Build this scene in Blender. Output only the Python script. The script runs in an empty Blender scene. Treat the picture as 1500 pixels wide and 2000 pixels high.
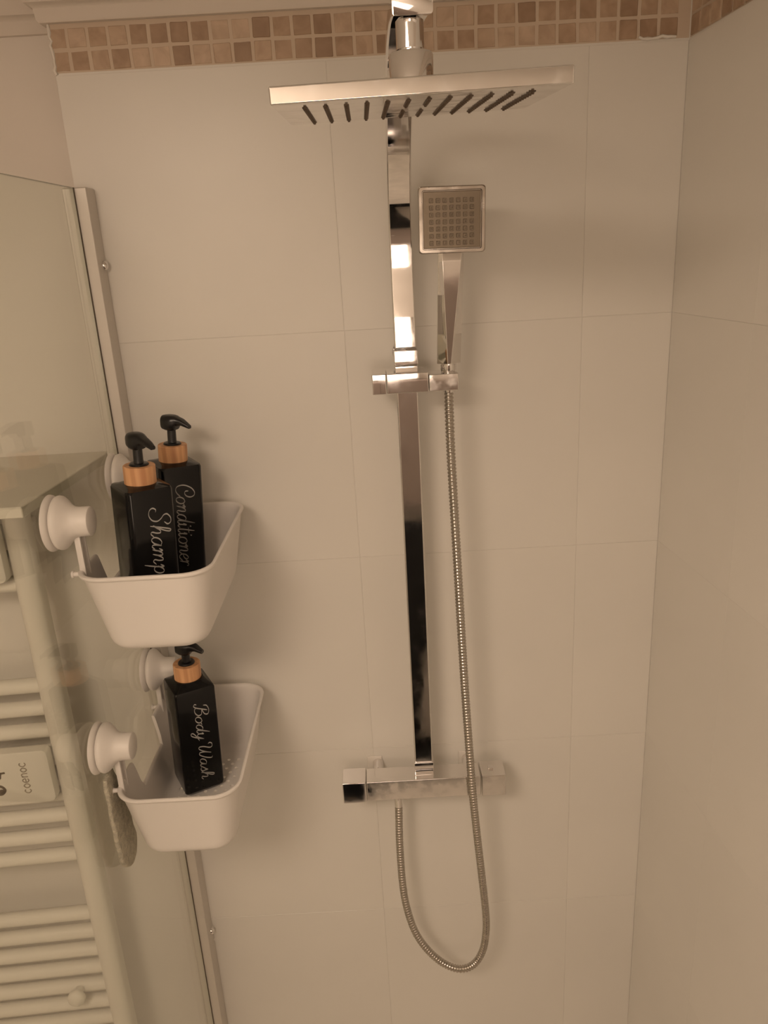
import bpy, bmesh, math, random
from mathutils import Vector, Matrix, Quaternion
random.seed(7)
C = bpy.context.scene.collection
S = bpy.context.scene
PI = math.pi
ZC = 1.95            # height of the camera above the bathroom floor; heights below are given from eye level

# ------------------------------------------------------------------ camera
cam_d = bpy.data.cameras.new('camera')
cam = bpy.data.objects.new('camera', cam_d); C.objects.link(cam)
pitch, roll, yaw = math.radians(18.413), math.radians(-3.2588), math.radians(-0.05)
fw = Vector((math.sin(yaw)*math.cos(pitch), math.cos(yaw)*math.cos(pitch), -math.sin(pitch)))
r0 = Vector((math.cos(yaw), -math.sin(yaw), 0)); u0 = r0.cross(fw)
cr = r0*math.cos(roll)+u0*math.sin(roll); cu = -r0*math.sin(roll)+u0*math.cos(roll)
M = Matrix((cr, cu, -fw)).transposed().to_4x4(); M.translation = Vector((0, -1.1, ZC))
cam.matrix_world = M
cam_d.sensor_fit = 'VERTICAL'; cam_d.sensor_height = 36; cam_d.sensor_width = 27; cam_d.lens = 27.0
cam_d.clip_start = 0.02
S.camera = cam

# ------------------------------------------------------------------ world, exposure
w = bpy.data.worlds.new('world'); S.world = w; w.use_nodes = True
w.node_tree.nodes['Background'].inputs[0].default_value = (1.0, .8, .6, 1)
w.node_tree.nodes['Background'].inputs[1].default_value = 0.02
S.view_settings.view_transform = 'Standard'; S.view_settings.look = 'None'
S.view_settings.gamma = 1; S.view_settings.use_curve_mapping = False
S.view_settings.exposure = 0.0
LAMP_POS = (-.46, -1.42, .350)     # the ceiling lamp's diffuser, from eye level
LAMP_COL = (1.0, .775, .595); LAMP_STR = 24.0
PANEL_STR = 5.5                  # glow of the panel added behind the camera for reflections and fill

# ------------------------------------------------------------------ materials
def new_mat(name):
    m = bpy.data.materials.new(name); m.use_nodes = True
    return m, m.node_tree.nodes, m.node_tree.links, m.node_tree.nodes['Principled BSDF']
def mat(name, col, rough=.5, metal=0., spec=.5, bump=0., bscale=80., vary=0., vscale=6.):
    m, N, L, b = new_mat(name)
    b.inputs['Base Color'].default_value = (*col, 1); b.inputs['Roughness'].default_value = rough
    b.inputs['Metallic'].default_value = metal; b.inputs['Specular IOR Level'].default_value = spec
    tc = N.new('ShaderNodeTexCoord')
    if vary:
        n = N.new('ShaderNodeTexNoise'); n.inputs['Scale'].default_value = vscale; n.inputs['Detail'].default_value = 4
        L.new(tc.outputs['Object'], n.inputs['Vector'])
        r = N.new('ShaderNodeValToRGB'); r.color_ramp.elements[0].position = .3; r.color_ramp.elements[1].position = .7
        r.color_ramp.elements[0].color = (*[c*(1-vary) for c in col], 1); r.color_ramp.elements[1].color = (*[min(1, c*(1+vary)) for c in col], 1)
        L.new(n.outputs['Fac'], r.inputs[0]); L.new(r.outputs[0], b.inputs['Base Color'])
    if bump:
        n2 = N.new('ShaderNodeTexNoise'); n2.inputs['Scale'].default_value = bscale; n2.inputs['Detail'].default_value = 3
        L.new(tc.outputs['Object'], n2.inputs['Vector'])
        bp = N.new('ShaderNodeBump'); bp.inputs['Strength'].default_value = bump; bp.inputs['Distance'].default_value = .002
        L.new(n2.outputs['Fac'], bp.inputs['Height']); L.new(bp.outputs[0], b.inputs['Normal'])
    return m
def chrome_mat(name, col=(.80, .78, .77), r0=.03, r1=.10, scale=30.):
    m, N, L, b = new_mat(name)
    b.inputs['Metallic'].default_value = 1; b.inputs['Base Color'].default_value = (*col, 1)
    tc = N.new('ShaderNodeTexCoord'); n = N.new('ShaderNodeTexNoise'); n.inputs['Scale'].default_value = scale; n.inputs['Detail'].default_value = 5
    L.new(tc.outputs['Object'], n.inputs['Vector'])
    mr = N.new('ShaderNodeMapRange'); mr.inputs[1].default_value = .42; mr.inputs[2].default_value = .68
    mr.inputs[3].default_value = r0; mr.inputs[4].default_value = r1
    L.new(n.outputs['Fac'], mr.inputs[0]); L.new(mr.outputs[0], b.inputs['Roughness'])
    return m
def travertine():
    m, N, L, b = new_mat('travertine_tile')
    oi = N.new('ShaderNodeObjectInfo'); tc = N.new('ShaderNodeTexCoord')
    vm = N.new('ShaderNodeVectorMath'); vm.operation = 'MULTIPLY_ADD'
    cx = N.new('ShaderNodeCombineXYZ'); L.new(oi.outputs['Random'], cx.inputs[0]); L.new(oi.outputs['Random'], cx.inputs[2])
    vm.inputs[1].default_value = (1, 1, 1)
    sc = N.new('ShaderNodeVectorMath'); sc.operation = 'SCALE'; sc.inputs[3].default_value = 37.
    L.new(cx.outputs[0], sc.inputs[0]); L.new(tc.outputs['Object'], vm.inputs[0]); L.new(sc.outputs[0], vm.inputs[2])
    n = N.new('ShaderNodeTexNoise'); n.inputs['Scale'].default_value = 42; n.inputs['Detail'].default_value = 5; n.inputs['Distortion'].default_value = .7
    L.new(vm.outputs[0], n.inputs['Vector'])
    base = N.new('ShaderNodeValToRGB'); e = base.color_ramp.elements
    e[0].position = 0; e[0].color = (.325, .215, .14, 1); e[1].position = 1; e[1].color = (.555, .425, .315, 1)
    e2 = e.new(.35); e2.color = (.42, .295, .20, 1); e3 = e.new(.7); e3.color = (.49, .36, .255, 1)
    L.new(oi.outputs['Random'], base.inputs[0])
    ve = N.new('ShaderNodeValToRGB'); f = ve.color_ramp.elements
    f[0].position = .36; f[0].color = (.82, .79, .76, 1); f[1].position = .70; f[1].color = (1.18, 1.2, 1.22, 1)
    L.new(n.outputs['Fac'], ve.inputs[0])
    mx = N.new('ShaderNodeMix'); mx.data_type = 'RGBA'; mx.blend_type = 'MULTIPLY'; mx.inputs[0].default_value = .85
    L.new(base.outputs[0], mx.inputs[6]); L.new(ve.outputs[0], mx.inputs[7]); L.new(mx.outputs[2], b.inputs['Base Color'])
    b.inputs['Roughness'].default_value = .45
    bp = N.new('ShaderNodeBump'); bp.inputs['Strength'].default_value = .25; bp.inputs['Distance'].default_value = .001
    L.new(n.outputs['Fac'], bp.inputs['Height']); L.new(bp.outputs[0], b.inputs['Normal'])
    return m
def glass_mat(name, tint):
    m, N, L, b = new_mat(name); N.remove(b)
    g = N.new('ShaderNodeNewGeometry'); d = N.new('ShaderNodeVectorMath'); d.operation = 'DOT_PRODUCT'
    L.new(g.outputs['Incoming'], d.inputs[0]); L.new(g.outputs['Normal'], d.inputs[1])
    ab = N.new('ShaderNodeMath'); ab.operation = 'ABSOLUTE'; L.new(d.outputs['Value'], ab.inputs[0])
    om = N.new('ShaderNodeMath'); om.operation = 'SUBTRACT'; om.inputs[0].default_value = 1; L.new(ab.outputs[0], om.inputs[1])
    pw = N.new('ShaderNodeMath'); pw.operation = 'POWER'; pw.inputs[1].default_value = 5; L.new(om.outputs[0], pw.inputs[0])
    ma = N.new('ShaderNodeMath'); ma.operation = 'MULTIPLY_ADD'; ma.inputs[1].default_value = .96; ma.inputs[2].default_value = .04
    L.new(pw.outputs[0], ma.inputs[0])
    t = N.new('ShaderNodeBsdfTransparent'); t.inputs[0].default_value = (*tint, 1)
    gl = N.new('ShaderNodeBsdfGlossy'); gl.inputs['Roughness'].default_value = .02; gl.inputs[0].default_value = (1, 1, 1, 1)
    mx = N.new('ShaderNodeMixShader'); L.new(ma.outputs[0], mx.inputs[0]); L.new(t.outputs[0], mx.inputs[1]); L.new(gl.outputs[0], mx.inputs[2])
    L.new(mx.outputs[0], N['Material Output'].inputs[0])
    return m
def bamboo_mat():
    m, N, L, b = new_mat('bamboo')
    tc = N.new('ShaderNodeTexCoord'); mp = N.new('ShaderNodeMapping'); mp.inputs['Scale'].default_value = (1, 1, .04)
    L.new(tc.outputs['Object'], mp.inputs[0])
    n = N.new('ShaderNodeTexNoise'); n.inputs['Scale'].default_value = 150; n.inputs['Detail'].default_value = 3; L.new(mp.outputs[0], n.inputs['Vector'])
    r = N.new('ShaderNodeValToRGB'); r.color_ramp.elements[0].position = .3; r.color_ramp.elements[1].position = .7
    r.color_ramp.elements[0].color = (.52, .25, .115, 1); r.color_ramp.elements[1].color = (.80, .46, .235, 1)
    L.new(n.outputs['Fac'], r.inputs[0]); L.new(r.outputs[0], b.inputs['Base Color']); b.inputs['Roughness'].default_value = .5
    return m
def emit_mat(name, col, s):
    m, N, L, b = new_mat(name)
    b.inputs['Base Color'].default_value = (.8, .8, .8, 1)
    b.inputs['Emission Color'].default_value = (*col, 1); b.inputs['Emission Strength'].default_value = s
    return m
MT = dict(
    tile=mat('glazed_wall_tile', (.745, .72, .668), .34, vary=.03, vscale=3., bump=.03, bscale=9.),
    joint=mat('white_tile_joint', (.745, .72, .668), .5),
    grout=mat('beige_mosaic_grout', (.60, .495, .39), .8),
    trav=travertine(),
    paint=mat('cream_wall_paint', (.74, .69, .63), .65, bump=.05, bscale=60.),
    plaster=mat('white_plaster_coving', (.68, .62, .55), .6, bump=.06, bscale=50.),
    ceil=mat('ceiling_paint', (.82, .79, .74), .8),
    floor=mat('beige_floor_vinyl', (.85, .80, .72), .5, vary=.10, vscale=9.),
    door=mat('added_cupboard_taupe', (.30, .245, .215), .5),
    chrome=chrome_mat('chrome'),
    chrome_worn=chrome_mat('water_spotted_chrome', (.76, .74, .72), .06, .24, 60.),
    alu=mat('satin_aluminium', (.66, .625, .58), .5, metal=.55),
    hose=chrome_mat('steel_hose', (.50, .465, .42), .18, .32, 90.),
    frame=chrome_mat('dulled_chrome', (.50, .46, .42), .12, .3, 60.),
    plate=mat('brushed_shower_face', (.20, .165, .125), .34, metal=.8, bump=.05, bscale=200.),
    silicone=mat('brown_silicone', (.11, .075, .05), .6),
    rubber=mat('dark_seal', (.10, .075, .055), .6),
    white=mat('white_plastic', (.80, .76, .715), .42, vary=.015),
    black=mat('glossy_black_plastic', (.004, .004, .0045), .14, spec=.32),
    blackmatt=mat('black_pump_plastic', (.007, .007, .008), .3),
    letter=mat('silver_grey_lettering', (.40, .39, .37), .45),
    bamboo=bamboo_mat(),
    glass=glass_mat('clear_glass', (.955, .975, .950)),
    glassedge=mat('green_glass_edge', (.075, .065, .04), .2),
    enamel=mat('white_enamel', (.74, .69, .61), .35),
    shelf=mat('white_shelf_board', (.72, .67, .58), .45),
    print=mat('brown_flower_print', (.12, .085, .055), .6),
    printpale=mat('pale_brown_print', (.33, .27, .20), .6),
    cloth=mat('grey_green_mesh_cloth', (.50, .465, .37), .9, bump=1., bscale=420., vary=.22, vscale=160.),
    blacktowel=mat('black_terry', (.006, .006, .006), .95, bump=.8, bscale=300.),
    lamp=emit_mat('lit_lamp_diffuser', LAMP_COL, LAMP_STR),
    panel=emit_mat('added_panel_glow', LAMP_COL, PANEL_STR),
    patch=mat('white_sealant', (.76, .72, .66), .6),
)

# ------------------------------------------------------------------ helpers (relative heights in, world heights out)
BASE = {}
def add_box(bm, lo, hi, bev=0., seg=2):
    r = bmesh.ops.create_cube(bm, size=1)
    vs = r['verts']
    for v in vs:
        v.co = Vector(((lo[i]+hi[i])/2+v.co[i]*(hi[i]-lo[i]) for i in range(3)))
    if bev:
        es = {e for v in vs for e in v.link_edges}
        bmesh.ops.bevel(bm, geom=list(es), offset=bev, segments=seg, profile=.5, affect='EDGES')
def boxm(lo, hi, bev=0., seg=2):
    bm = bmesh.new(); add_box(bm, lo, hi, bev, seg); return bm
def frame_from(axis):
    a = Vector(axis).normalized(); t = Vector((0, 0, 1)) if abs(a.z) < .9 else Vector((0, 1, 0))
    x = t.cross(a).normalized(); y = a.cross(x); return x, y, a
def add_lathe(bm, origin, axis, prof, n=32):
    """prof: list of (distance along axis, radius)"""
    x, y, a = frame_from(axis); o = Vector(origin); rings = []
    for (t, r) in prof:
        if r < 1e-6: rings.append([bm.verts.new(o+a*t)])
        else: rings.append([bm.verts.new(o+a*t+(x*math.cos(2*PI*i/n)+y*math.sin(2*PI*i/n))*r) for i in range(n)])
    for A, B in zip(rings, rings[1:]):
        for i in range(n):
            j = (i+1) % n
            if len(A) == 1 and len(B) == 1: continue
            if len(A) == 1: bm.faces.new((A[0], B[j], B[i])) if False else bm.faces.new((A[0], B[i], B[j]))
            elif len(B) == 1: bm.faces.new((A[i], B[0], A[j]))
            else: bm.faces.new((A[i], B[i], B[j], A[j]))
    for R, flip in ((rings[0], True), (rings[-1], False)):
        if len(R) > 2: bm.faces.new(R[::-1] if flip else R)
def loft(bm, rings, cap=True, closed=False):
    vr = [[bm.verts.new(p) for p in R] for R in rings]
    n = len(vr[0]); m = len(vr)
    for k in range(m if closed else m-1):
        A, B = vr[k], vr[(k+1) % m]
        for i in range(n):
            j = (i+1) % n; bm.faces.new((A[i], A[j], B[j], B[i]))
    if cap and not closed:
        bm.faces.new(vr[0][::-1]); bm.faces.new(vr[-1])
def catmull(pts, n=8):
    P = [Vector(p) for p in pts]; out = []
    for i in range(len(P)-1):
        a = P[i-1] if i else P[i]*2-P[i+1]; b = P[i]; c = P[i+1]; d = P[i+2] if i+2 < len(P) else P[i+1]*2-P[i]
        for k in range(n):
            t = k/n
            out.append(.5*((2*b)+(c-a)*t+(2*a-5*b+4*c-d)*t*t+(3*b-a-3*c+d)*t**3))
    out.append(P[-1]); return out
def resample(pts, step):
    out = [pts[0].copy()]; acc = 0
    for a, b in zip(pts, pts[1:]):
        L = (b-a).length
        if L < 1e-9: continue
        d = step-acc
        while d <= L:
            out.append(a.lerp(b, d/L)); d += step
        acc = L-(d-step)
    return out
def sweep_frames(pts, ref=(1, 0, 0)):
    fr = []; r = Vector(ref)
    for i, p in enumerate(pts):
        t = (pts[min(i+1, len(pts)-1)]-pts[max(i-1, 0)]).normalized()
        x = (r-t*r.dot(t))
        if x.length < 1e-5: x = Vector((0, 1, 0)).cross(t)
        x.normalize(); y = t.cross(x); fr.append((x, y)); r = x
    return fr
def add_tube(bm, pts, rad, n=12, ref=(1, 0, 0)):
    fr = sweep_frames(pts, ref)
    R = []
    for i, (p, (x, y)) in enumerate(zip(pts, fr)):
        rr = rad(i) if callable(rad) else rad
        R.append([p+(x*math.cos(2*PI*k/n)+y*math.sin(2*PI*k/n))*rr for k in range(n)])
    loft(bm, R)
def rrect(w, h, r, seg=4):
    """rounded rectangle outline in 2-D, counter-clockwise, centred"""
    out = []
    for cx, cy, a0 in ((w/2-r, h/2-r, 0), (-w/2+r, h/2-r, 90), (-w/2+r, -h/2+r, 180), (w/2-r, -h/2+r, 270)):
        for k in range(seg+1):
            a = math.radians(a0+90*k/seg); out.append((cx+r*math.cos(a), cy+r*math.sin(a)))
    return out
def finish(me, smooth):
    if smooth is None: return
    me.polygons.foreach_set('use_smooth', [True]*len(me.polygons))
    if smooth == 'w': return
    me.set_sharp_from_angle(angle=math.radians(smooth))
def obj(name, bm, material, parent=None, smooth=30, base=None, normals=True):
    if normals: bmesh.ops.recalc_face_normals(bm, faces=bm.faces)
    me = bpy.data.meshes.new(name)
    if parent is not None: b = BASE[parent.name]
    else:
        if base is None:
            xs = [v.co for v in bm.verts]
            base = Vector(((min(c.x for c in xs)+max(c.x for c in xs))/2, (min(c.y for c in xs)+max(c.y for c in xs))/2, min(c.z for c in xs)))
        b = Vector(base)
    bmesh.ops.translate(bm, verts=bm.verts, vec=-b)
    bm.to_mesh(me); bm.free()
    mats = material if isinstance(material, (list, tuple)) else [material]
    for k in mats: me.materials.append(k)
    finish(me, smooth)
    o = bpy.data.objects.new(name, me); C.objects.link(o)
    if smooth == 'w':
        wn = o.modifiers.new('face_weighted_normals', 'WEIGHTED_NORMAL'); wn.mode = 'FACE_AREA'; wn.weight = 100; wn.keep_sharp = False
    if parent is not None: o.parent = parent
    else: o.location = b+Vector((0, 0, ZC))
    BASE[o.name] = b
    return o
def thing(name, label, cat, loc, group=None):
    o = bpy.data.objects.new(name, None); C.objects.link(o); o.empty_display_size = .02
    o.location = Vector(loc)+Vector((0, 0, ZC)); BASE[o.name] = Vector(loc)
    tag(o, label, cat, group); return o
def tag(o, label, cat, group=None):
    o['label'] = label; o['category'] = cat
    if group: o['group'] = group
    return o
def structure(o): o['kind'] = 'structure'; return o
def piece(name, mesh, parent, at, rot=None):
    """a repeated piece that shares mesh data; at is relative to eye level"""
    o = bpy.data.objects.new(name, mesh); C.objects.link(o); o.parent = parent
    o.location = Vector(at)-BASE[parent.name]
    if rot: o.rotation_euler = rot
    BASE[o.name] = Vector(at); return o
def mesh_of(name, bm, material, smooth=30):
    bmesh.ops.recalc_face_normals(bm, faces=bm.faces)
    me = bpy.data.meshes.new(name); bm.to_mesh(me); bm.free()
    for k in (material if isinstance(material, (list, tuple)) else [material]): me.materials.append(k)
    finish(me, smooth); return me

# ------------------------------------------------------------------ the room
ZF, ZT = -ZC, .362                      # floor and ceiling
XL, XR, XE = -1.5, .417, -.3835         # far left wall, right corner, raw left edge of the tiled wall
YF, YO = -1.85, .045                    # wall behind the camera, wall beyond the screen
KR = .07                                # the right wall opens slightly
def xr(y): return XR-KR*y

floor = structure(obj('floor', boxm((XL-.1, YF-.1, ZF-.06), (XR+.35, YO+.15, ZF)), MT['floor'], smooth=None))
ceiling = structure(obj('ceiling', boxm((XL-.1, YF-.1, ZT), (XR+.35, YO+.15, ZT+.06)), MT['ceil'], smooth=None))
wall_back = structure(obj('wall_back', boxm((XE, .0007, ZF), (XR+.12, .15, ZT)), MT['joint'], smooth=None))
wall_out = structure(obj('wall_outer', boxm((XL-.1, YO, ZF), (XE, .15, ZT)), MT['paint'], smooth=None))
wall_left = structure(obj('wall_left', boxm((XL-.1, YF, ZF), (XL, YO, ZT)), MT['paint'], smooth=None))
wall_front = structure(obj('wall_front', boxm((XL-.1, YF-.1, ZF), (XR+.35, YF, ZT)), MT['paint'], smooth=None))
bm = bmesh.new()
q = [(xr(.0012)+.0012, .0012), (xr(YF)+.0012, YF), (xr(YF)+.13, YF), (xr(.0012)+.13, .0012)]
loft(bm, [[Vector((x, y, z)) for x, y in q] for z in (ZF, ZT)])
wall_right = structure(obj('wall_right', bm, MT['joint'], smooth=None))

def tile_mesh(w, h, t, bev, m, name, uneven=0., seg=1):
    bm = boxm((-w/2, 0, -h/2), (w/2, t, h/2), bev, seg)
    if uneven:
        for v in bm.verts: v.co += Vector((random.uniform(-1, 1), 0, random.uniform(-1, 1)))*uneven
    return mesh_of(name, bm, m, 30 if seg > 1 else None)
ZR = [.2375, -.096, -.437, -.782, -1.127, -1.47, -1.81, ZF]
XC = [XE, -.042, .291, XR]
G = .0005
RW = math.atan(KR)
for zt, zb in zip(ZR, ZR[1:]):
    for xa, xb in zip(XC, XC[1:]):
        me = tile_mesh(xb-xa-G, zt-zb-G, .0013, .00025, MT['tile'], 'tile')
        piece('tile', me, wall_back, ((xa+xb)/2, random.uniform(0, .0002), (zt+zb)/2))
    ys = [0, -.21, -.543, -.876, -1.209, -1.542, YF]
    for ya, yb in zip(ys, ys[1:]):
        me = tile_mesh((ya-yb)/math.cos(RW)-.00015, zt-zb-.00015, .0012, .0001, MT['tile'], 'tile')
        ym = (ya+yb)/2
        piece('tile', me, wall_right, (xr(ym), ym, (zt+zb)/2), (0, 0, -PI/2+RW))
# travertine mosaic: two courses, each little square its own piece
PT = .0255
obj('mosaic_bed', boxm((XE+.0015, .0005, .2400), (XR, .0035, .294)), MT['grout'], wall_back, None)
mos = [tile_mesh(.0228, .0228, .004, .0012, MT['trav'], 'mosaic_tile', .0005) for _ in range(6)]
cut = tile_mesh(.0195, .0228, .004, .0012, MT['trav'], 'mosaic_tile', .0009)
for row, zc in ((0, .2525), (1, .2780)):
    x = -.3618+PT/2; 
    piece('mosaic_tile', cut, wall_back, (-.3618-.0112, .0000, zc))
    while x < XR-.008:
        wd = min(PT, XR-(x-PT/2))
        if wd < PT-.001: me = tile_mesh(wd-.0025, .0228, .004, .0012, MT['trav'], 'mosaic_tile', .0004); xx = x-PT/2+wd/2
        else: me = random.choice(mos); xx = x
        piece('mosaic_tile', me, wall_back, (xx, random.uniform(-.0004, .0004), zc), (0, random.uniform(-.012, .012), 0))
        x += PT
    y = -.014
    while y > YF+.02:
        if y > -.5: piece('mosaic_tile', random.choice(mos), wall_right, (xr(y), y, zc), (0, random.uniform(-.012, .012), -PI/2+RW))
        y -= PT
bm = bmesh.new()
q = [(xr(0), 0), (xr(-.51), -.51), (xr(-.51)+.004, -.51), (xr(0)+.004, 0)]
q = [(x+.0012, y) for x, y in q]
loft(bm, [[Vector((x, y, z)) for x, y in q] for z in (.240, .294)])
obj('mosaic_bed', bm, MT['grout'], wall_right, None)
# rough plaster line where the mosaic was broken off, and a drip of sealant near the corner
bm = bmesh.new(); pts = []
for k in range(13):
    z = .238+k*.0047
    pts.append(Vector((XE+.001+random.uniform(-.0012, .0016), .0005, z)))
add_tube(bm, pts, lambda i: .0022+random.uniform(-.0006, .0006), 6)
obj('plaster_edge', bm, MT['patch'], wall_back, 60)
bm = bmesh.new()
add_tube(bm, [Vector((.352+.006*k+random.uniform(-.001, .001), -.0012, .2405+random.uniform(0, .003))) for k in range(9)], lambda i: .0015+random.uniform(0, .001), 6)
obj('sealant_smear', bm, MT['patch'], wall_back, 60)

# coving: one profile mitred round the corner where the tiled wall stands proud
prof = [(0, .294), (.007, .294), (.0095, .297), (.0105, .309), (.014, .3125), (.0185, .3135), (.0195, .317), (.024, .330), (.033, .342), (.042, .346), (.043, .350), (.049, .352), (.050, .362), (0, .362)]
path = [Vector((xr(YF), YF, 0)), Vector((XR, 0, 0)), Vector((XE, 0, 0)), Vector((XE, YO, 0)), Vector((XL, YO, 0)), Vector((XL, YF, 0))]
def coving_pt(i, off):
    P = path[i]
    def nrm(a, b):
        d = (b-a).normalized(); return Vector((-d.y, d.x, 0))   # left of travel = into the room
    if i == 0: n = nrm(path[0], path[1]); return P+n*off
    if i == len(path)-1: n = nrm(path[-2], path[-1]); return P+n*off
    n1, n2 = nrm(path[i-1], path[i]), nrm(path[i], path[i+1])
    b = (n1+n2); b /= b.dot(n1); return P+b*off
bm = bmesh.new()
loft(bm, [[coving_pt(i, o)+Vector((0, 0, z)) for o, z in prof] for i in range(len(path))])
structure(obj('trim_1', bm, MT['plaster'], smooth=40))

# unseen props, added behind the camera for the chrome to mirror
cab = thing('added_cupboard', 'added taupe cupboard behind the camera, a mid tone for the chrome to mirror', 'cupboard', (.02, YF, -.90))  # added cupboard: gives the riser rail a mid-tone reflection
obj('carcass', boxm((-.42, YF, -.90), (.46, YF+.045, -.405), .002), MT['door'], cab, None)
for x0, x1 in ((-.417, .0185), (.0215, .457)):
    dd = obj('door', boxm((x0, YF+.046, -.897), (x1, YF+.060, -.408), .002), MT['door'], cab, None)
    bm = bmesh.new(); xk = x1-.03 if x0 < 0 else x0+.03
    add_lathe(bm, (xk, YF+.060, -.65), (0, 1, 0), [(0, .005), (.010, .005), (.014, .011), (.020, .011), (.022, .008), (.022, 0)], 20); obj('knob', bm, MT['alu'], dd, 40)
pan = thing('added_lit_panel', 'added glowing panel behind the camera, for bright reflections and fill light', 'lamp', (.0, YF, -.395))  # added light source: white patches in the chrome and some frontal fill
obj('housing', boxm((-.16, YF, -.395), (.16, YF+.030, -.10), .004), MT['white'], pan, None)
obj('diffuser', boxm((-.15, YF+.028, -.385), (.15, YF+.045, -.11), .006, 2), MT['panel'], pan, None)
bm = bmesh.new(); add_tube(bm, [Vector((x, YF+.10, -.965)) for x in (-.36, -.2, 0, .2, .36)], .008, 12, (0, 0, 1))
for x in (-.33, .33): add_tube(bm, [Vector((x, YF-.001, -.965)), Vector((x, YF+.10, -.965))], .007, 10, (0, 0, 1))
rail = tag(obj('added_towel_rail', bm, MT['chrome'], smooth=40), 'added chrome rail behind the camera, carrying the added black towel', 'towel rail')  # added only to hold the black towel
bm = bmesh.new(); rows = []
def right_edge(z):  # towel edge shaped for the slanting dark reflection in the riser rail
    T = [(-.88, .26), (-1.2, .215), (-1.37, .165), (-1.48, .132), (-1.67, .110), (-1.90, .086)]
    for (z0, x0), (z1, x1) in zip(T, T[1:]):
        if z >= z1: return x0+(x1-x0)*max(0, min(1, (z0-z)/(z0-z1)))
    return T[-1][1]
sec = [(-.027, -1.30), (-.026, -1.06), (-.024, -.975), (-.012, -.949), (.004, -.945), (.020, -.953), (.027, -.985)]+[(.027+.001*k, -.985-.0650*k) for k in range(1, 15)]
for i in range(25):
    f = i/24; ring = []
    for dy, z in sec:
        t = max(0, -.90-z); x = -.30+(right_edge(z)+.30)*f+.004*math.sin(37*z)*(f > .9)
        ring.append(bm.verts.new((x, YF+.10+dy+.010*t*math.sin(15*f+1), z)))
    rows.append(ring)
for A, B in zip(rows, rows[1:]):
    for k in range(len(A)-1): bm.faces.new((A[k], B[k], B[k+1], A[k+1]))
o = obj('added_black_towel', bm, MT['blacktowel'], smooth=60); sm = o.modifiers.new('thick', 'SOLIDIFY'); sm.thickness = .007; sm.offset = 1
tag(o, 'added long black towel behind the camera, a dark area for the riser to mirror', 'towel')  # added so the riser rail mirrors black
tag(obj('added_black_mat', boxm((-.25, YF+.03, ZF), (.32, YF+.19, ZF+.014), .005, 2), MT['blacktowel'], smooth=30), 'added black mat behind the camera, darkening the reflection at the riser foot', 'mat')  # added so the lowest part of the riser rail mirrors black

scale = thing('added_black_scale', 'added black scale behind the camera, darkening the left valve knob reflection', 'scale', (-.190, -1.52, ZF))  # added so the left control knob mirrors something dark
bm = bmesh.new(); loft(bm, [[Vector((-.190+a*k, -1.52+b*k, z)) for a, b in rrect(.164, .22, .02, 5)] for z, k in ((ZF, .96), (ZF+.004, 1), (ZF+.020, 1), (ZF+.023, .985))])
obj('platform', bm, MT['blackmatt'], scale, 35)
obj('display', boxm((-.220, -1.625+.18, ZF+.0225), (-.160, -1.60+.18, ZF+.0240), .0005, 1), MT['plate'], scale, None)
# ceiling lamp (behind and to the left of the camera)
lx, ly, lz = LAMP_POS
lamp = thing('ceiling_lamp', 'round flush ceiling lamp with a lit warm diffuser', 'lamp', (lx, ly, ZT))
bm = bmesh.new(); add_lathe(bm, (lx, ly, ZT), (0, 0, -1), [(0, .265), (.006, .268), (.010, .266), (.010, .250), (.002, .248)], 48); obj('rim', bm, MT['white'], lamp, 40)
bm = bmesh.new(); add_lathe(bm, (lx, ly, ZT), (0, 0, -1), [(.004, .249), (.012, .245), (.017, .20), (.019, .08), (.0195, 0)], 48); obj('diffuser', bm, MT['lamp'], lamp, 60)

# ------------------------------------------------------------------ glass shower screen on the left
def gx(y): return -.3712+.046*y           # glass face towards the shower
scr = thing('shower_screen', 'clear glass shower screen in an aluminium wall channel at the left', 'shower screen', (-.374, -.016, ZF+.05))
GT = .104; GB = ZF+.06
bm = bmesh.new()
q = [(gx(-.0335), -.0335), (gx(-.0335)-.006, -.0335), (gx(-.86)-.006, -.86), (gx(-.86), -.86)]
loft(bm, [[Vector((x, y, z)) for x, y in q] for z in (GB, GT)])
bmesh.ops.recalc_face_normals(bm, faces=bm.faces)
for f in bm.faces: f.material_index = 1 if f.normal.z > .7 else 0
obj('glass_pane', bm, [MT['glass'], MT['glassedge']], scr, None)
ch = obj('wall_channel', boxm((-.3890, -.033, GB-.01), (-.3575, 0, GT), .0016, 2), MT['alu'], scr, 'w')
obj('seal', boxm((-.3735, -.0352, GB), (-.3722, -.0325, GT), .0003, 1), MT['rubber'], scr, 30)
for z in (.008, -1.144, -.60):
    bm = bmesh.new(); add_lathe(bm, (-.3575, -.011, z), (1, 0, 0), [(0, .0065), (.002, .0065), (.0045, .005), (.006, .002), (.006, 0)], 16)
    obj('screw', bm, MT['chrome'], ch, 40)

# ------------------------------------------------------------------ shower column (valve, riser, arm, rain head, slider)
X0 = .0399
col = thing('shower_column', 'chrome shower column with bar valve, riser rail and square rain head on the tiled wall', 'shower', (X0, 0, -.825))
def bar(x0, x1, y0, y1, z0, z1, bev=.0012, seg=2): return boxm((x0, y0, z0), (x1, y1, z1), bev, seg)
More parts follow.
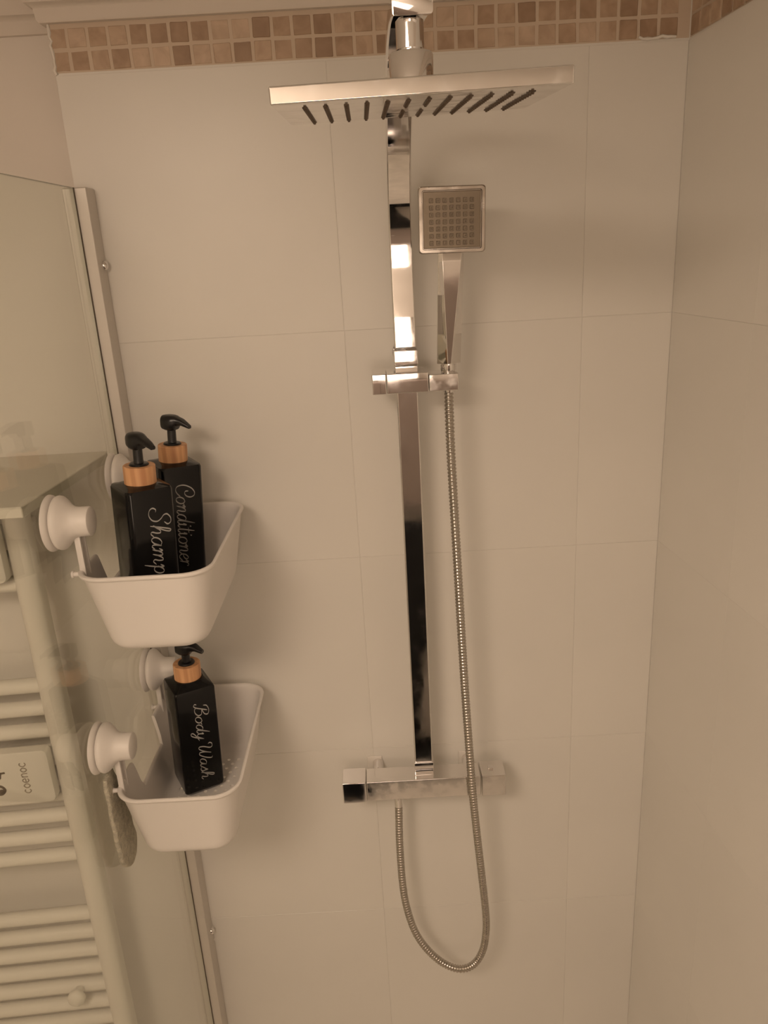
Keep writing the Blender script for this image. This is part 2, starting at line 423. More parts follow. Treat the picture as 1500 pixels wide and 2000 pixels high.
# valve
valve = obj('bar_valve', bar(-.0535, .1285, -.080, -.044, -.825, -.7895, .0014), MT['chrome_worn'], col, 'w')
kl = obj('control_knob', bar(-.0917, -.0540, -.0815, -.0425, -.8262, -.7885, .0014), MT['chrome'], col, 'w')
kr = obj('control_knob', bar(.1302, .1682, -.0815, -.0425, -.8262, -.7885, .0014), MT['chrome_worn'], col, 'w')
obj('stop_button', bar(.1425, .1505, -.066, -.056, -.789, -.7855, .0008), MT['chrome'], kr, 'w')
for x in (-.035, .115):
    bm = bmesh.new(); add_lathe(bm, (x, -.044, -.811), (0, 1, 0), [(0, .012), (.006, .012), (.006, .009), (.043, .009)], 24)
    obj('wall_union', bm, MT['chrome'], col)
bm = boxm((-.053, -.0022, -.826), (-.028, 0.0002, -.798), .001, 1)
obj('sealant_patch', bm, MT['patch'], wall_back, None)
bm = boxm((.101, -.0022, -.826), (.120, 0.0002, -.797), .001, 1)
obj('sealant_patch', bm, MT['patch'], wall_back, None)
# riser rail
def flat_bar(path, w=.0292, t=.0115, r=.0022):
    bm = bmesh.new(); P = catmull(path, 14); P = resample(P, .004)
    sec = rrect(w, t, r, 3); fr = sweep_frames(P, (1, 0, 0))
    loft(bm, [[p+x*a+y*b for a, b in sec] for p, (x, y) in zip(P, fr)]); return bm
obj('riser_rail', bar(X0-.0146, X0+.0146, -.0665, -.0545, -.768, -.1415, .0022, 3), MT['chrome'], col, 'w')
obj('rail_collar', bar(X0-.0155, X0+.0155, -.0690, -.0520, -.7785, -.7665, .001), MT['chrome'], col, 'w')
obj('rail_collar', bar(X0-.0150, X0+.0150, -.0685, -.0525, -.7900, -.7795, .001), MT['chrome'], col, 'w')
obj('rail_collar', bar(X0-.0162, X0+.0162, -.0690, -.0515, -.1395, -.1195, .0016, 3), MT['chrome'], col, 'w')
obj('rail_collar', bar(X0-.0152, X0+.0152, -.0680, -.0525, -.1475, -.1405, .001), MT['chrome'], col, 'w')
bm = bmesh.new(); add_lathe(bm, (X0, -.053, -.129), (0, 1, 0), [(0, .008), (.046, .008), (.046, .016), (.0525, .017)], 24)
obj('wall_bracket', bm, MT['chrome'], col)
arm_path = [(X0, -.0605, -.1200), (X0, -.0600, -.08), (X0, -.0585, -.04), (X0, -.0585, -.005), (X0, -.0645, .035), (X0, -.083, .075), (X0, -.113, .110), (X0, -.155, .141), (X0, -.215, .169), (X0, -.29, .184), (X0, -.37, .184), (X0, -.43, .176), (X0, -.472, .1675)]
obj('gooseneck_arm', flat_bar(arm_path, .0292, .0125), MT['chrome'], col, 'w')
bm = bmesh.new(); add_lathe(bm, (.0385, -.452, .164), (0, 0, -1), [(0, .0085), (.002, .0105), (.0205, .0105), (.0205, .0085), (.023, .0085), (.023, .0158), (.0245, .0166), (.047, .0166)], 40)
obj('ball_joint', bm, MT['chrome'], col, 40)
# rain head
O = Vector((-.0602, -.5336, .0979)); ex = Vector((.201, .001, .003)).normalized(); ey = Vector((0, .1643, .0124)); ey = (ey-ex*ey.dot(ex)).normalized(); ez = ex.cross(ey)
HM = Matrix((ex, ey, ez)).transposed().to_4x4(); HM.translation = O
bm = boxm((0, 0, 0), (.2012, .1655, .0112), .0011, 2); bmesh.ops.transform(bm, matrix=HM, verts=bm.verts)
head = obj('rain_head', bm, MT['chrome_worn'], col, 'w')
def slot(y0, y1):
    bm = bmesh.new()
    sec = rrect(.0036, y1-y0, .0017, 4)
    loft(bm, [[Vector((a, b+(y0+y1)/2, z)) for a, b in sec] for z in (-.0004, .001)])
    n = max(1, round((y1-y0)/.0092))
    for k in range(n):
        y = y0+(y1-y0)*(k+.5)/n
        add_lathe(bm, (0, y, .0), (0, 0, -1), [(0, .0014), (.0018, .0009), (.0018, .0)], 8)
    return mesh_of('nozzle_row', bm, MT['silicone'], 40)
long_, sa, sb, sc_ = slot(.0265, .1545), slot(.0265, .0700), slot(.1085, .1545), slot(.092, .096)
rotq = HM.to_euler()
def at_head(x): return HM @ Vector((x, 0, 0))
for k in range(12):
    for me in ((long_,) if k not in (5, 6) else (sa, sb)):
        o = piece('nozzle_row', me, head, at_head(.0209+.01446*k), rotq)
# slider on the rail that carries the hand shower
HF = -.100
obj('slider_body', bar(.0122, .0668, HF, -.047, -.1715, -.1455, .0012), MT['chrome'], col, 'w')
obj('slider_knob', bar(-.0068, .0117, HF-.001, -.050, -.1715, -.1450, .0012), MT['chrome'], col, 'w')
obj('hand_shower_cradle', bar(.0673, .1058, HF, -.060, -.1712, -.1490, .0012), MT['chrome_worn'], col, 'w')

# ------------------------------------------------------------------ hand shower
hs = thing('hand_shower', 'square chrome hand shower with a grid of nozzles standing in its slider', 'hand shower', (.0945, -.084, -.149))
bm = bmesh.new()
zs = [(-.1375, .0310, .024, .0062), (-.10, .0316, .026, .0068), (-.05, .0320, .0275, .008), (-.01, .0322, .028, .009), (.002, .0322, .024, .008)]
R = []
for z, wx, wy, c in zs:
    f = (z+.1375)/.14; cx = .0948+.0052*f; cy = -.086-.012*f
    hx, hy = wx/2, wy/2
    cf = c*(1.0)          # front chamfer narrows the front facet towards the bottom
    fx = .0022+.0105*f
    R.append([Vector((cx+a, cy+b, z)) for a, b in ((hx, -hy*.15), (hx-.0015, hy-.004), (hx-c, hy), (-hx+c, hy), (-hx+.0015, hy-.004), (-hx, -hy*.15), (-fx, -hy), (fx, -hy))])
loft(bm, R)
bmesh.ops.bevel(bm, geom=[e for e in bm.edges], offset=.0008, segments=2, affect='EDGES', profile=.5)
obj('handle', bm, MT['chrome'], hs, 'w')
bm = bmesh.new(); add_lathe(bm, (.0948, -.084, -.1375), (0, 0, -1), [(0, .0098), (.0015, .0098), (.0015, .0108), (.008, .0108), (.012, .0095), (.030, .0088), (.038, .0080)], 28)
obj('hose_nut', bm, MT['chrome'], hs, 40)
HC = Vector((.1008, -.108, .0370)); tl = math.radians(2.5)
FM = Matrix.Translation(HC) @ Matrix.Rotation(math.radians(1.0), 4, 'Y') @ Matrix.Rotation(tl, 4, 'X')
W2, H2, T2 = .0405, .0380, .0125
bm = bmesh.new()     # frame: rounded back shell with a recessed front
rings = []
for y, s, r in ((T2/2, -.010, .004), (T2/2-.002, -.004, .006), (.002, 0, .004), (-T2/2+.002, 0, .004), (-T2/2, -.0012, .004), (-T2/2, -.0044, .0025), (-T2/2+.0022, -.0050, .002)):
    rings.append([Vector((a, y, b)) for a, b in rrect(2*(W2+s), 2*(H2+s), r, 4)])
loft(bm, rings); bmesh.ops.transform(bm, matrix=FM, verts=bm.verts)
obj('head_frame', bm, MT['frame'], hs, 30)
bm = boxm((-W2+.0058, -T2/2+.0006, -H2+.0058), (W2-.0058, -T2/2+.003, H2-.0058), .0006, 1); bmesh.ops.transform(bm, matrix=FM, verts=bm.verts)
face = obj('spray_face', bm, MT['plate'], hs, None)
bm = bmesh.new()
loft(bm, [[Vector((a, y, b)) for a, b in rrect(s, s, .0008, 2)] for y, s in ((.0008, .0050), (-.0004, .0050), (-.0012, .0042), (-.0012, .0024), (-.0004, .0018))])
nzm = mesh_of('nozzle', bm, MT['plate'], 30)
bm = bmesh.new()
for i in range(7):
    for j in range(7):
        p = FM @ Vector(((i-3)*.00815-.0005, -T2/2+.0006, (j-3)*.00800-.0020))
        piece('nozzle', nzm, face, p, FM.to_euler())
# ------------------------------------------------------------------ hose
hp = [(.0940, -.084, -.176), (.0938, -.086, -.20), (.0945, -.089, -.2685), (.0988, -.092, -.4189), (.1042, -.095, -.6011), (.1100, -.096, -.740), (.1128, -.096, -.8030), (.1195, -.092, -.895), (.1270, -.088, -.988), (.1322, -.085, -1.060), (.1325, -.083, -1.104), (.1265, -.081, -1.148), (.1110, -.079, -1.180), (.0885, -.077, -1.192), (.0620, -.075, -1.182), (.0360, -.073, -1.155), (.0140, -.071, -1.115), (.0010, -.069, -1.065), (-.0050, -.067, -1.010), (-.0062, -.064, -.930), (-.0045, -.062, -.862), (-.0040, -.062, -.8465)]
P = resample(catmull(hp, 20), .00085)
bm = bmesh.new()
rr = [.00520, .00600, .00640, .00640, .00600, .00520]
add_tube(bm, P, lambda i: rr[i % 6], 14)
hose = thing('shower_hose', 'flexible ribbed steel shower hose looping below the bar valve', 'hose', (.06, -.08, -1.199))
obj('ribbed_tube', bm, MT['hose'], hose, 60)
bm = bmesh.new(); add_lathe(bm, (-.0040, -.062, -.825), (0, 0, -1), [(0, .0088), (.010, .0088), (.0115, .0072), (.026, .0068)], 24); obj('end_nut', bm, MT['chrome'], hose, 40)

# ------------------------------------------------------------------ suction baskets
def basket(label, zr, y0=-.292, y1=-.022, xl=-.3640, xrr=-.2035, H=.107, cups=((-.260,), (-.066,)), cup_dz=.058, group='white suction baskets on the glass screen'):
    cx, cy = (xl+xrr)/2, (y0+y1)/2; Wd, Ln = xrr-xl, y1-y0
    zb = zr-H
    t = thing('suction_basket', label, 'basket', (cx, cy, zb), group)
    # outline parameter points, counter-clockwise from the front-right corner
    N = []
    r = .034
    base_out = rrect(Wd, Ln, r, 8)
    # insert extra points along the straight left side for the cut-out
    ca, cb = y0+.079, y0+.190        # cut-out ends (from the front)
    ins = [cb+.0006, cb, cb-.004, (ca+cb)/2, ca+.006, ca, ca-.0006]
    out = []
    for i, p in enumerate(base_out):
        out.append(p)
        q = base_out[(i+1) % len(base_out)]
        if abs(p[0]+Wd/2) < 1e-6 and abs(q[0]+Wd/2) < 1e-6 and p[1] > q[1]+.02:
            for yy in ins: out.append((-Wd/2, yy-cy))
    def top(p):
        if abs(p[0]+Wd/2) < 1e-5:
            y = p[1]+cy
            if ca+.0051 <= y <= cb-.0031: return zr-.044
            if ca-.0003 <= y <= cb+.0003: return zr-.030
        return zr
    taper = .019
    def pt(p, off, z):
        # inward offset grows towards the bottom
        f = (zr-z)/H
        ins_ = off+taper*f
        sx = (Wd/2-ins_)/(Wd/2); sy = (Ln/2-ins_)/(Ln/2)
        return Vector((cx+p[0]*sx, cy+p[1]*sy, z))
    bm = bmesh.new(); rings = []
    for off, z in ((.016, zb), (.0085, zb+.0012), (.0035, zb+.005), (.0006, zb+.011), (0, zb+.018)):
        rings.append([pt(p, off, z) for p in out])
    def lvl(off, dz): return [pt(p, off, top(p)+dz) for p in out]
    rings += [lvl(0, -.008), lvl(-.0004, -.0062), lvl(-.0022, -.0052), lvl(-.0028, -.003), lvl(-.0022, -.0008), lvl(-.0004, 0), lvl(.0016, -.0006), lvl(.0026, -.0026), lvl(.0028, -.008)]
    for off, z in ((.0028, zb+.018), (.0034, zb+.011), (.006, zb+.0065), (.0105, zb+.0035), (.016, zb+.0025)):
        rings.append([pt(p, off, z) for p in out])
    loft(bm, rings, closed=True)
    obj('basket_body', bm, MT['white'], t, 40)
    # perforated floor
    bm = bmesh.new()
    fl = [pt(p, .0155, zb+.0012) for p in out]
    edges = []
    def loop(ps):
        vs = [bm.verts.new(p) for p in ps]
        for a, b in zip(vs, vs[1:]+vs[:1]): edges.append(bm.edges.new((a, b)))
    loop([Vector((p.x, p.y, zb)) for p in fl])
    iy = 0; y = y0+.050
    while y < y1-.048:
        for ix in range(6):
            x = cx-.0415+ix*.0150+(.0075 if iy % 2 else 0)
            if x > cx+.040 or abs(x-cx) > .046: continue
            loop([Vector((x+.0028*math.cos(2*PI*k/8), y+.0028*math.sin(2*PI*k/8), zb)) for k in range(8)])
        y += .0105; iy += 1
    bmesh.ops.triangle_fill(bm, use_beauty=True, use_dissolve=False, edges=edges)
    g = bmesh.ops.extrude_face_region(bm, geom=list(bm.faces))
    for v in [e for e in g['geom'] if isinstance(e, bmesh.types.BMVert)]: v.co.z += .0025
    obj('perforated_floor', bm, MT['white'], t, None)
    # suction cups, arms and hooks
    for (yc,) in cups:
        x_g = gx(yc); zc = zr+cup_dz
        bm = bmesh.new()
        add_lathe(bm, (x_g, yc, zc), (1, 0, 0), [(.0004, .0330), (.0022, .0325), (.0045, .0300), (.0062, .0272), (.0062, .0255), (.0080, .0255)], 40)
        cup = obj('suction_cup', bm, MT['white'], t, 40)
        bm = bmesh.new()
        add_lathe(bm, (x_g, yc, zc), (1, 0, 0), [(.0080, .0255), (.0080, .0290), (.0090, .0308), (.0115, .0316), (.0140, .0310), (.0170, .0285), (.0215, .0235), (.0255, .0195), (.0290, .0178), (.0330, .0173), (.0440, .0173), (.0460, .0165), (.0466, .0150), (.0466, 0)], 44)
        obj('twist_knob', bm, MT['white'], cup, 40)
        # the arm that hangs on the cup
        bm = bmesh.new()
        xa = xl-.0006
        add_box(bm, (xa, yc-.0040, zr-.014), (xa+.0070, yc+.0005, zc-.012), .0008, 2)
        add_box(bm, (xa, yc, zr-.014), (xa+.0020, yc+.0150, zc-.012), .0006, 1)
        add_box(bm, (xa, yc+.0130, zr-.012), (xa+.0060, yc+.0160, zc-.014), .0006, 1)
        obj('hanger_arm', bm, MT['white'], t, 30)
        bm = bmesh.new(); add_lathe(bm, (xa+.001, yc-.004, zr-.005), (-1, 0, 0), [(0, .0030), (.008, .0030), (.0085, .0042), (.0105, .0045), (.0112, .003), (.0112, 0)], 14)
        obj('hook', bm, MT['white'], t, 40)
    return t
ZU, ZL = -.3285, -.6320
basket('upper white suction basket holding two tall black pump bottles', ZU, xl=-.3590)
basket('lower white suction basket with a perforated floor holding one black bottle', ZL, xl=-.3630, xrr=-.2060)

# ------------------------------------------------------------------ script lettering
GL = {
 'a': (.56, [[(.42,.44),(.26,.5),(.10,.38),(.04,.15),(.16,.0),(.32,.12),(.43,.48)], [(.43,.48),(.39,.12),(.47,.0),(.60,.13)]]),
 'o': (.52, [[(.28,.5),(.10,.40),(.03,.18),(.13,.01),(.30,.03),(.42,.22),(.38,.42),(.27,.5),(.40,.40),(.56,.46)]]),
 'n': (.54, [[(.0,.34),(.10,.5),(.12,.32),(.05,0)], [(.07,.18),(.22,.45),(.36,.48),(.37,.28),(.33,.08),(.42,.0),(.55,.13)]]),
 'd': (.58, [[(.42,.44),(.26,.5),(.10,.38),(.04,.15),(.16,.0),(.32,.12),(.44,.5),(.56,1.0)], [(.56,1.0),(.44,.4),(.41,.08),(.5,.0),(.62,.13)]]),
 'i': (.27, [[(.0,.32),(.10,.5),(.07,.2),(.12,.01),(.28,.13)], [(.15,.70),(.19,.75),(.16,.78)]]),
 't': (.30, [[(.20,.95),(.11,.35),(.10,.06),(.18,.0),(.32,.13)], [(.0,.60),(.34,.62)]]),
 'e': (.43, [[(.04,.20),(.26,.26),(.36,.40),(.26,.5),(.10,.38),(.04,.16),(.15,.0),(.30,.02),(.46,.16)]]),
 'r': (.40, [[(.0,.34),(.10,.5),(.11,.28),(.05,0)], [(.08,.22),(.18,.44),(.32,.50),(.37,.40)]]),
 'y': (.52, [[(.0,.38),(.09,.5),(.07,.2),(.16,.02),(.30,.10),(.44,.5)], [(.44,.5),(.34,.0),(.20,-.40),(.05,-.46),(.02,-.30),(.22,-.08),(.54,.14)]]),
 's': (.40, [[(.0,.10),(.18,.38),(.25,.54),(.28,.34),(.32,.12),(.20,.0),(.06,.07)], [(.30,.04),(.42,.14)]]),
 'h': (.52, [[(.0,.14),(.20,.62),(.26,.94),(.17,1.0),(.11,.70),(.03,0)], [(.06,.20),(.20,.45),(.33,.48),(.35,.28),(.31,.07),(.40,.0),(.53,.13)]]),
 'm': (.76, [[(.0,.34),(.10,.5),(.12,.32),(.05,0)], [(.07,.18),(.20,.45),(.31,.48),(.33,.28),(.27,0)], [(.30,.18),(.44,.46),(.55,.48),(.57,.28),(.53,.08),(.62,.0),(.76,.13)]]),
 'p': (.52, [[(.0,.34),(.11,.5),(.10,.1),(.02,-.46)], [(.07,.20),(.22,.46),(.37,.46),(.42,.26),(.34,.06),(.20,.0),(.09,.10)]]),
 'S': (.80, [[(.62,.72),(.72,.88),(.62,1.04),(.42,1.05),(.26,.90),(.30,.72),(.48,.56),(.60,.36),(.56,.12),(.36,-.02),(.12,.02),(.0,.18),(.06,.33),(.18,.32)]]),
 'C': (.76, [[(.40,.72),(.42,.56),(.56,.50),(.72,.62),(.76,.84),(.64,1.04),(.42,1.06),(.18,.86),(.05,.48),(.14,.12),(.36,.0),(.58,.08),(.74,.24)]]),
 'B': (.78, [[(.36,.98),(.28,.60),(.18,.14),(.06,-.04),(-.06,.06),(-.02,.18)], [(.02,.70),(.06,.96),(.34,1.10),(.62,1.0),(.60,.74),(.34,.56),(.62,.50),(.70,.26),(.54,.04),(.32,.0),(.20,.10)]]),
 'W': (1.06, [[(.08,.76),(.0,.90),(.08,1.06),(.28,1.04),(.34,.84),(.24,.40),(.26,.06),(.42,.06),(.60,.48),(.70,.94),(.62,.42),(.66,.05),(.82,.06),(1.0,.48),(1.06,.92),(.94,1.02)]]),
 ' ': (.22, []),
}
def lettering(word, length, size, Mw, name, parent, material, wt=1.0):
    """flat script lettering in the plane of Mw: x along the word, y up the letters, z out of the surface"""
    bm = bmesh.new(); x = 0; strokes = []
    for chh in word:
        adv, st = GL[chh]
        for s in st: strokes.append([Vector((x+a+.18*b, b, 0)) for a, b in s])
        x += adv
    k = length/x
    for s in strokes:
        P = catmull([Vector((p.x*k, p.y*size, 0)) for p in s], 7)
        L, Rr = [], []
        for i, p in enumerate(P):
            tdir = (P[min(i+1, len(P)-1)]-P[max(i-1, 0)]).normalized()
            nn = Vector((-tdir.y, tdir.x, 0))
            wd = (.00030+.00055*abs(tdir.dot(Vector((.25, .97, 0))))**1.5)*wt
            e = min(i, len(P)-1-i)/3.; wd *= min(1, .5+.5*e)
            L.append(bm.verts.new(Mw @ (p+nn*wd+Vector((0, 0, .00025))))); Rr.append(bm.verts.new(Mw @ (p-nn*wd+Vector((0, 0, .00025)))))
        for i in range(len(P)-1): bm.faces.new((L[i], L[i+1], Rr[i+1], Rr[i]))
    return obj(name, bm, material, parent, None, normals=False)

# ------------------------------------------------------------------ pump bottles
def bottle(label, cxy, zb, th, word, length, size, start, across, spout, slen, lean=0., chamf=.006, Hb=.1835, sh=.003, stem=.009, group='black pump bottles with bamboo collars'):
    """th: angle of the front face's horizontal edge against +X"""
    t = thing('pump_bottle', label, 'bottle', (cxy[0], cxy[1], zb), group)
    BM = Matrix.Translation((cxy[0], cxy[1], zb)) @ Matrix.Rotation(lean, 4, 'Y') @ Matrix.Rotation(th, 4, 'Z')
    w = .0585
    bm = bmesh.new()
    rings = []
    for z, s, r in ((0, -.0075, .008), (.0012, -.0050, .009), (.0065, -.0006, chamf+.001), (.010, 0, chamf), (Hb-.002, 0, chamf), (Hb+.001, -.0012, chamf), (Hb+.001+sh*.45, -.0062, .009), (Hb+.001+sh, -.0095, .014)):
        rings.append([Vector((a, b, z)) for a, b in rrect(w+2*s, w+2*s, r, 5)])
    loft(bm, rings); bmesh.ops.transform(bm, matrix=BM, verts=bm.verts)
    body = obj('bottle_body', bm, MT['black'], t, 28)
    bm = bmesh.new(); add_lathe(bm, (0, 0, Hb+sh), (0, 0, 1), [(0, .0182), (.0006, .0190), (.0220, .0190), (.0228, .0182), (.0228, .0118)], 40)
    bmesh.ops.transform(bm, matrix=BM, verts=bm.verts); obj('bamboo_collar', bm, MT['bamboo'], t, 35)
    zc = Hb+sh+.0228
    bm = bmesh.new()
    add_lathe(bm, (0, 0, zc-.006), (0, 0, 1), [(0, .0117), (.0070, .0117), (.0085, .0105), (.0090, .0062), (.0120, .0058), (.0260+stem, .0056), (.0300+stem, .0056), (.0305+stem, .0)], 28)
    bmesh.ops.transform(bm, matrix=BM, verts=bm.verts); pump = obj('pump_stem', bm, MT['blackmatt'], t, 35)
    # pump head: a short skirt with a beak that slopes down to the spout
    bm = bmesh.new(); R = []
    sx = Vector((spout[0], spout[1], 0)).normalized(); sy = Vector((-sx.y, sx.x, 0)); z0 = zc+.0205+stem
    segs = [(-.0115, .0050, .0000, .0145), (-.0106, .0088, -.0030, .0158), (-.0045, .0110, -.0040, .0168), (.0030, .0110, -.0040, .0168), (.0082, .0094, -.0026, .0160), (.0102, .0074, .0028, .0148), (.018, .0060, .0042, .0122), (slen*.8, .0050, .0028, .0088), (slen, .0036, .0008, .0052)]
    for d, hw, lo, hi in segs:
        ring = []
        for a, b in rrect(2*hw, hi-lo, min(hw, (hi-lo)/2)*.75, 4):
            ring.append(Vector((0, 0, 0))+sx*d+sy*a+Vector((0, 0, z0-.0065+(lo+hi)/2+b)))
        R.append(ring)
    loft(bm, R); 
    LB = Matrix.Translation((cxy[0], cxy[1], zb)) @ Matrix.Rotation(lean, 4, 'Y')
    bmesh.ops.transform(bm, matrix=LB, verts=bm.verts); obj('pump_head', bm, MT['blackmatt'], t, 45)
    # lettering runs down the front face (local -y side), letter tops to the right
    Mw = BM @ Matrix.Translation((-w/2+w*across, -w/2, Hb-start)) @ Matrix((Vector((0, 0, -1)), Vector((1, 0, 0)), Vector((0, -1, 0)))).transposed().to_4x4()
    lettering(word, length, size, Mw, 'lettering', body, MT['letter'])
    return t
bottle('black pump bottle lettered Shampoo, nearer one in the upper basket', (-.3050, -.1985), ZU-.107+.0040, .6626, 'Shampoo', .115, .0250, .021, .42, (.75, -.66), .033, lean=math.radians(3.4), chamf=.0075)
bottle('black pump bottle lettered Conditioner, standing behind the Shampoo bottle', (-.2945, -.0930), ZU-.107+.0040, .590, 'Conditioner', .117, .0240, .021, .33, (.92, -.38), .029, lean=math.radians(4.5), chamf=.0075)
bottle('black pump bottle lettered Body Wash, alone in the lower basket', (-.3010, -.1255), ZL-.107+.0035, .515, 'Body Wash', .124, .0185, .022, .44, (.95, -.3), .028, lean=math.radians(2.0), chamf=.0035, Hb=.171, sh=.0085, stem=.004)

# ------------------------------------------------------------------ cloth hanging behind the lower basket
bm = bmesh.new(); R = []
for k in range(22):
    f = k/21; z = -.612-.160*f
    wdt = .014+.015*math.sin(min(1, f*1.25)*PI/2)-(0 if f < .8 else .026*((f-.8)/.2)**2.2)
    yc = -.2640+.020*f; xc = gx(yc)+.0092
    R.append([Vector((xc+a+.0006*math.sin(31*f+b*300), yc+b, z)) for a, b in rrect(.0062 if f < .97 else .003, 2*wdt, .0029 if f < .97 else .0012, 4)])
loft(bm, R)
tag(obj('wash_cloth', bm, MT['cloth'], smooth=60), 'grey-green grainy wash cloth hanging between the lower basket and the glass', 'cloth')

# ------------------------------------------------------------------ beyond the glass: shelf, radiator, printed panels
bm = bmesh.new()
q = [(-.412, YO), (-.4295, -.228), (-1.1, -.228), (-1.1, YO)]
loft(bm, [[Vector((x, y, z)) for x, y in q] for z in (-.2725, -.2585)])
bmesh.ops.bevel(bm, geom=list(bm.edges), offset=.001, segments=1, affect='EDGES')
tag(obj('wall_shelf', bm, MT['shelf'], smooth=None), 'white wall shelf above the radiator, seen through the glass', 'shelf')
RX, RY, RA = -.531, -.046, math.radians(3.5)
rad = thing('towel_radiator', 'white ladder towel radiator beyond the glass screen', 'radiator', (RX, RY, -1.56))
RM = Matrix.Translation((RX, RY, 0)) @ Matrix.Rotation(RA, 4, 'Z')
for xo in (0, -.56):
    bm = bmesh.new()
    sec = [(-.0175, .012), (-.0175, -.006), (-.014, -.012), (-.007, -.0155), (0, -.0165), (.007, -.0155), (.014, -.012), (.0175, -.006), (.0175, .012)]
    loft(bm, [[Vector((xo+a, b, z)) for a, b in sec] for z in (-1.56, -.285)])
    bmesh.ops.transform(bm, matrix=RM, verts=bm.verts); obj('manifold', bm, MT['enamel'], rad, 35)
bm = bmesh.new(); add_tube(bm, [Vector((-.0175+.002, 0, 0)), Vector((-.28, 0, 0)), Vector((-.5425-.002, 0, 0))], .0122, 16, (0, 0, 1))
bmesh.ops.rotate(bm, verts=bm.verts, cent=(0, 0, 0), matrix=Matrix.Rotation(RA, 3, 'Z'))
bmesh_bar = mesh_of('radiator_bar', bm, MT['enamel'], 50)
for z in [-.310-.0405*k for k in range(4)]+[-.603-.0405*k for k in range(9)]+[-1.054-.0405*k for k in range(12)]:
    piece('radiator_bar', bmesh_bar, rad, (RX, RY+.006, z))
for z in (-.36, -1.45):
    bm = bmesh.new(); add_tube(bm, [RM @ Vector((-.015, .01, z)), RM @ Vector((-.015, .088, z))], .009, 12, (0, 0, 1)); obj('wall_bracket', bm, MT['enamel'], rad, 40)
bm = bmesh.new(); p = RM @ Vector((-.062, -.012, 0)); add_lathe(bm, (p.x, p.y, -1.2135), (0, -1, 0), [(-.006, .008), (.006, .009), (.008, .0148), (.013, .0155), (.018, .013), (.0215, .007), (.022, 0)], 24)
obj('mounting_cap', bm, MT['enamel'], rad, 45)
def flat_print(bm, Mx, strokes, wdt):
    for s in strokes:
        P = catmull([Vector((a, 0, b)) for a, b in s], 6); L, Q = [], []
        for i, p in enumerate(P):
            d = (P[min(i+1, len(P)-1)]-P[max(i-1, 0)]).normalized(); n = Vector((-d.z, 0, d.x))
            L.append(bm.verts.new(Mx @ (p+n*wdt))); Q.append(bm.verts.new(Mx @ (p-n*wdt)))
        for i in range(len(P)-1): bm.faces.new((L[i], L[i+1], Q[i+1], Q[i]))
def blob(bm, Mx, x, z, rx, rz, n=14, a0=0., a1=2*PI):
    vs = [bm.verts.new(Mx @ Vector((x+rx*math.cos(a0+(a1-a0)*k/n), 0, z+rz*math.sin(a0+(a1-a0)*k/n)))) for k in range(n)]
    bm.faces.new(vs)
def split_print(bm, parent):
    left = set(bm.faces)
    while left:
        st = [left.pop()]; isl = set(st)
        while st:
            for v in st.pop().verts:
                for g in v.link_faces:
                    if g in left: left.discard(g); isl.add(g); st.append(g)
        b2 = bmesh.new(); vm = {}
        for f in isl:
            b2.faces.new([vm.setdefault(v, None) or vm.__setitem__(v, b2.verts.new(v.co)) or vm[v] for v in f.verts])
        obj('flower_print', b2, MT['print'], parent, None, normals=False)
    bm.free()
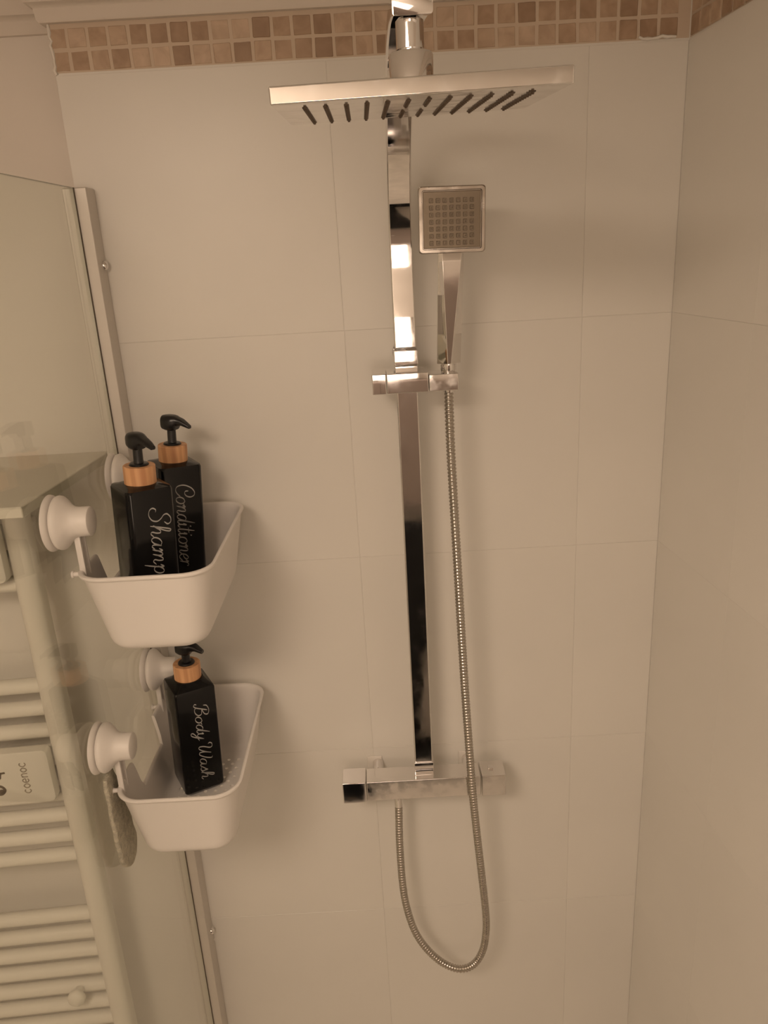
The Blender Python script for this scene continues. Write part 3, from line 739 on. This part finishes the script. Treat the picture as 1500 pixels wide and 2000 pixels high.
def printed_panel(label, zt, zb, motif, word):
    t = thing('printed_panel', label, 'panel', (RX-.14, RY-.03, zb), 'printed panels on the radiator bars')
    bm = bmesh.new(); sec = rrect(.235, zt-zb, .009, 4)
    Mx = RM @ Matrix.Translation((-.0178-.1175, -.0185, (zt+zb)/2))
    loft(bm, [[Mx @ Vector((a*s, y, b*s)) for a, b in sec] for y, s in ((.010, .97), (.008, 1), (-.004, 1), (-.0075, .985), (-.0085, .96))])
    obj('panel_board', bm, MT['enamel'], t, 35)
    bm = bmesh.new(); Mf = Mx @ Matrix.Translation((0, -.0089, 0)); motif(bm, Mf)
    split_print(bm, t)
    if word:
        bm = bmesh.new(); Mf = Mx @ Matrix.Translation((.0815, -.0089, -.027)) @ Matrix.Rotation(math.radians(-90), 4, 'Y')
        letters = {'c': [[(.9, .85), (.5, 1), (.1, .7), (.1, .3), (.5, 0), (.9, .15)]], 'o': [[(.5, 1), (.1, .7), (.1, .3), (.5, 0), (.9, .3), (.9, .7), (.5, 1)]],
                   'e': [[(.1, .5), (.9, .5), (.8, .85), (.5, 1), (.1, .7), (.1, .3), (.5, 0), (.9, .15)]], 'n': [[(.1, 0), (.1, .5), (.1, 1)], [(.1, .7), (.5, 1), (.85, .8), (.9, .4), (.9, 0)]],
                   'a': [[(.9, .9), (.5, 1), (.1, .6), (.2, .1), (.6, .05), (.9, .4)], [(.9, 1), (.9, .5), (.9, 0)]]}
        for i, chh in enumerate(word):
            flat_print(bm, Mf, [[(i*.0098+a*.0078, b*.0095) for a, b in s] for s in letters[chh]], .0009)
        obj('lettering', bm, MT['printpale'], t, None, normals=False)
def motif_low(bm, Mx):
    # twisting flower with leaves, a dot, and two curled buds
    flat_print(bm, Mx, [[(.012, .018), (.028, .023), (.040, .014), (.036, .004), (.022, .001)], [(.040, .013), (.048, .014)], [(.016, .013), (.026, .017), (.034, .010)], [(.028, .023), (.033, .030)], [(.012, .018), (.005, .024)]], .0017)
    blob(bm, Mx, .034, .006, .007, .0045); blob(bm, Mx, .0225, -.006, .0032, .0028)
    flat_print(bm, Mx, [[(.030, -.010), (.038, -.011), (.042, -.018), (.036, -.025), (.027, -.023), (.029, -.017)]], .0022)
    flat_print(bm, Mx, [[(.000, -.015), (.009, -.017), (.011, -.025), (.003, -.029), (-.003, -.024)]], .0022)
    blob(bm, Mx, .037, -.020, .005, .004); blob(bm, Mx, .006, -.024, .005, .004)
    flat_print(bm, Mx, [[(-.03, .02), (-.015, .012), (-.01, -.004)], [(-.05, -.02), (-.03, -.01), (-.02, .0)]], .0016)
def motif_up(bm, Mx):
    flat_print(bm, Mx, [[(.085, .022), (.098, .020), (.106, .012), (.100, .006)], [(.088, -.030), (.098, -.024), (.108, -.018)], [(.092, -.022), (.100, -.028)]], .0024)
    blob(bm, Mx, .103, .014, .005, .006); blob(bm, Mx, .1, -.024, .004, .006)
    flat_print(bm, Mx, [[(.02, .02), (.045, .0), (.06, -.02)]], .002)
printed_panel('white panel with brown flower print and pale lettering on the radiator bars', -.7005, -.7960, motif_low, 'coenoc')
printed_panel('white panel with dark print directly under the wall shelf', -.3290, -.4180, motif_up, '')
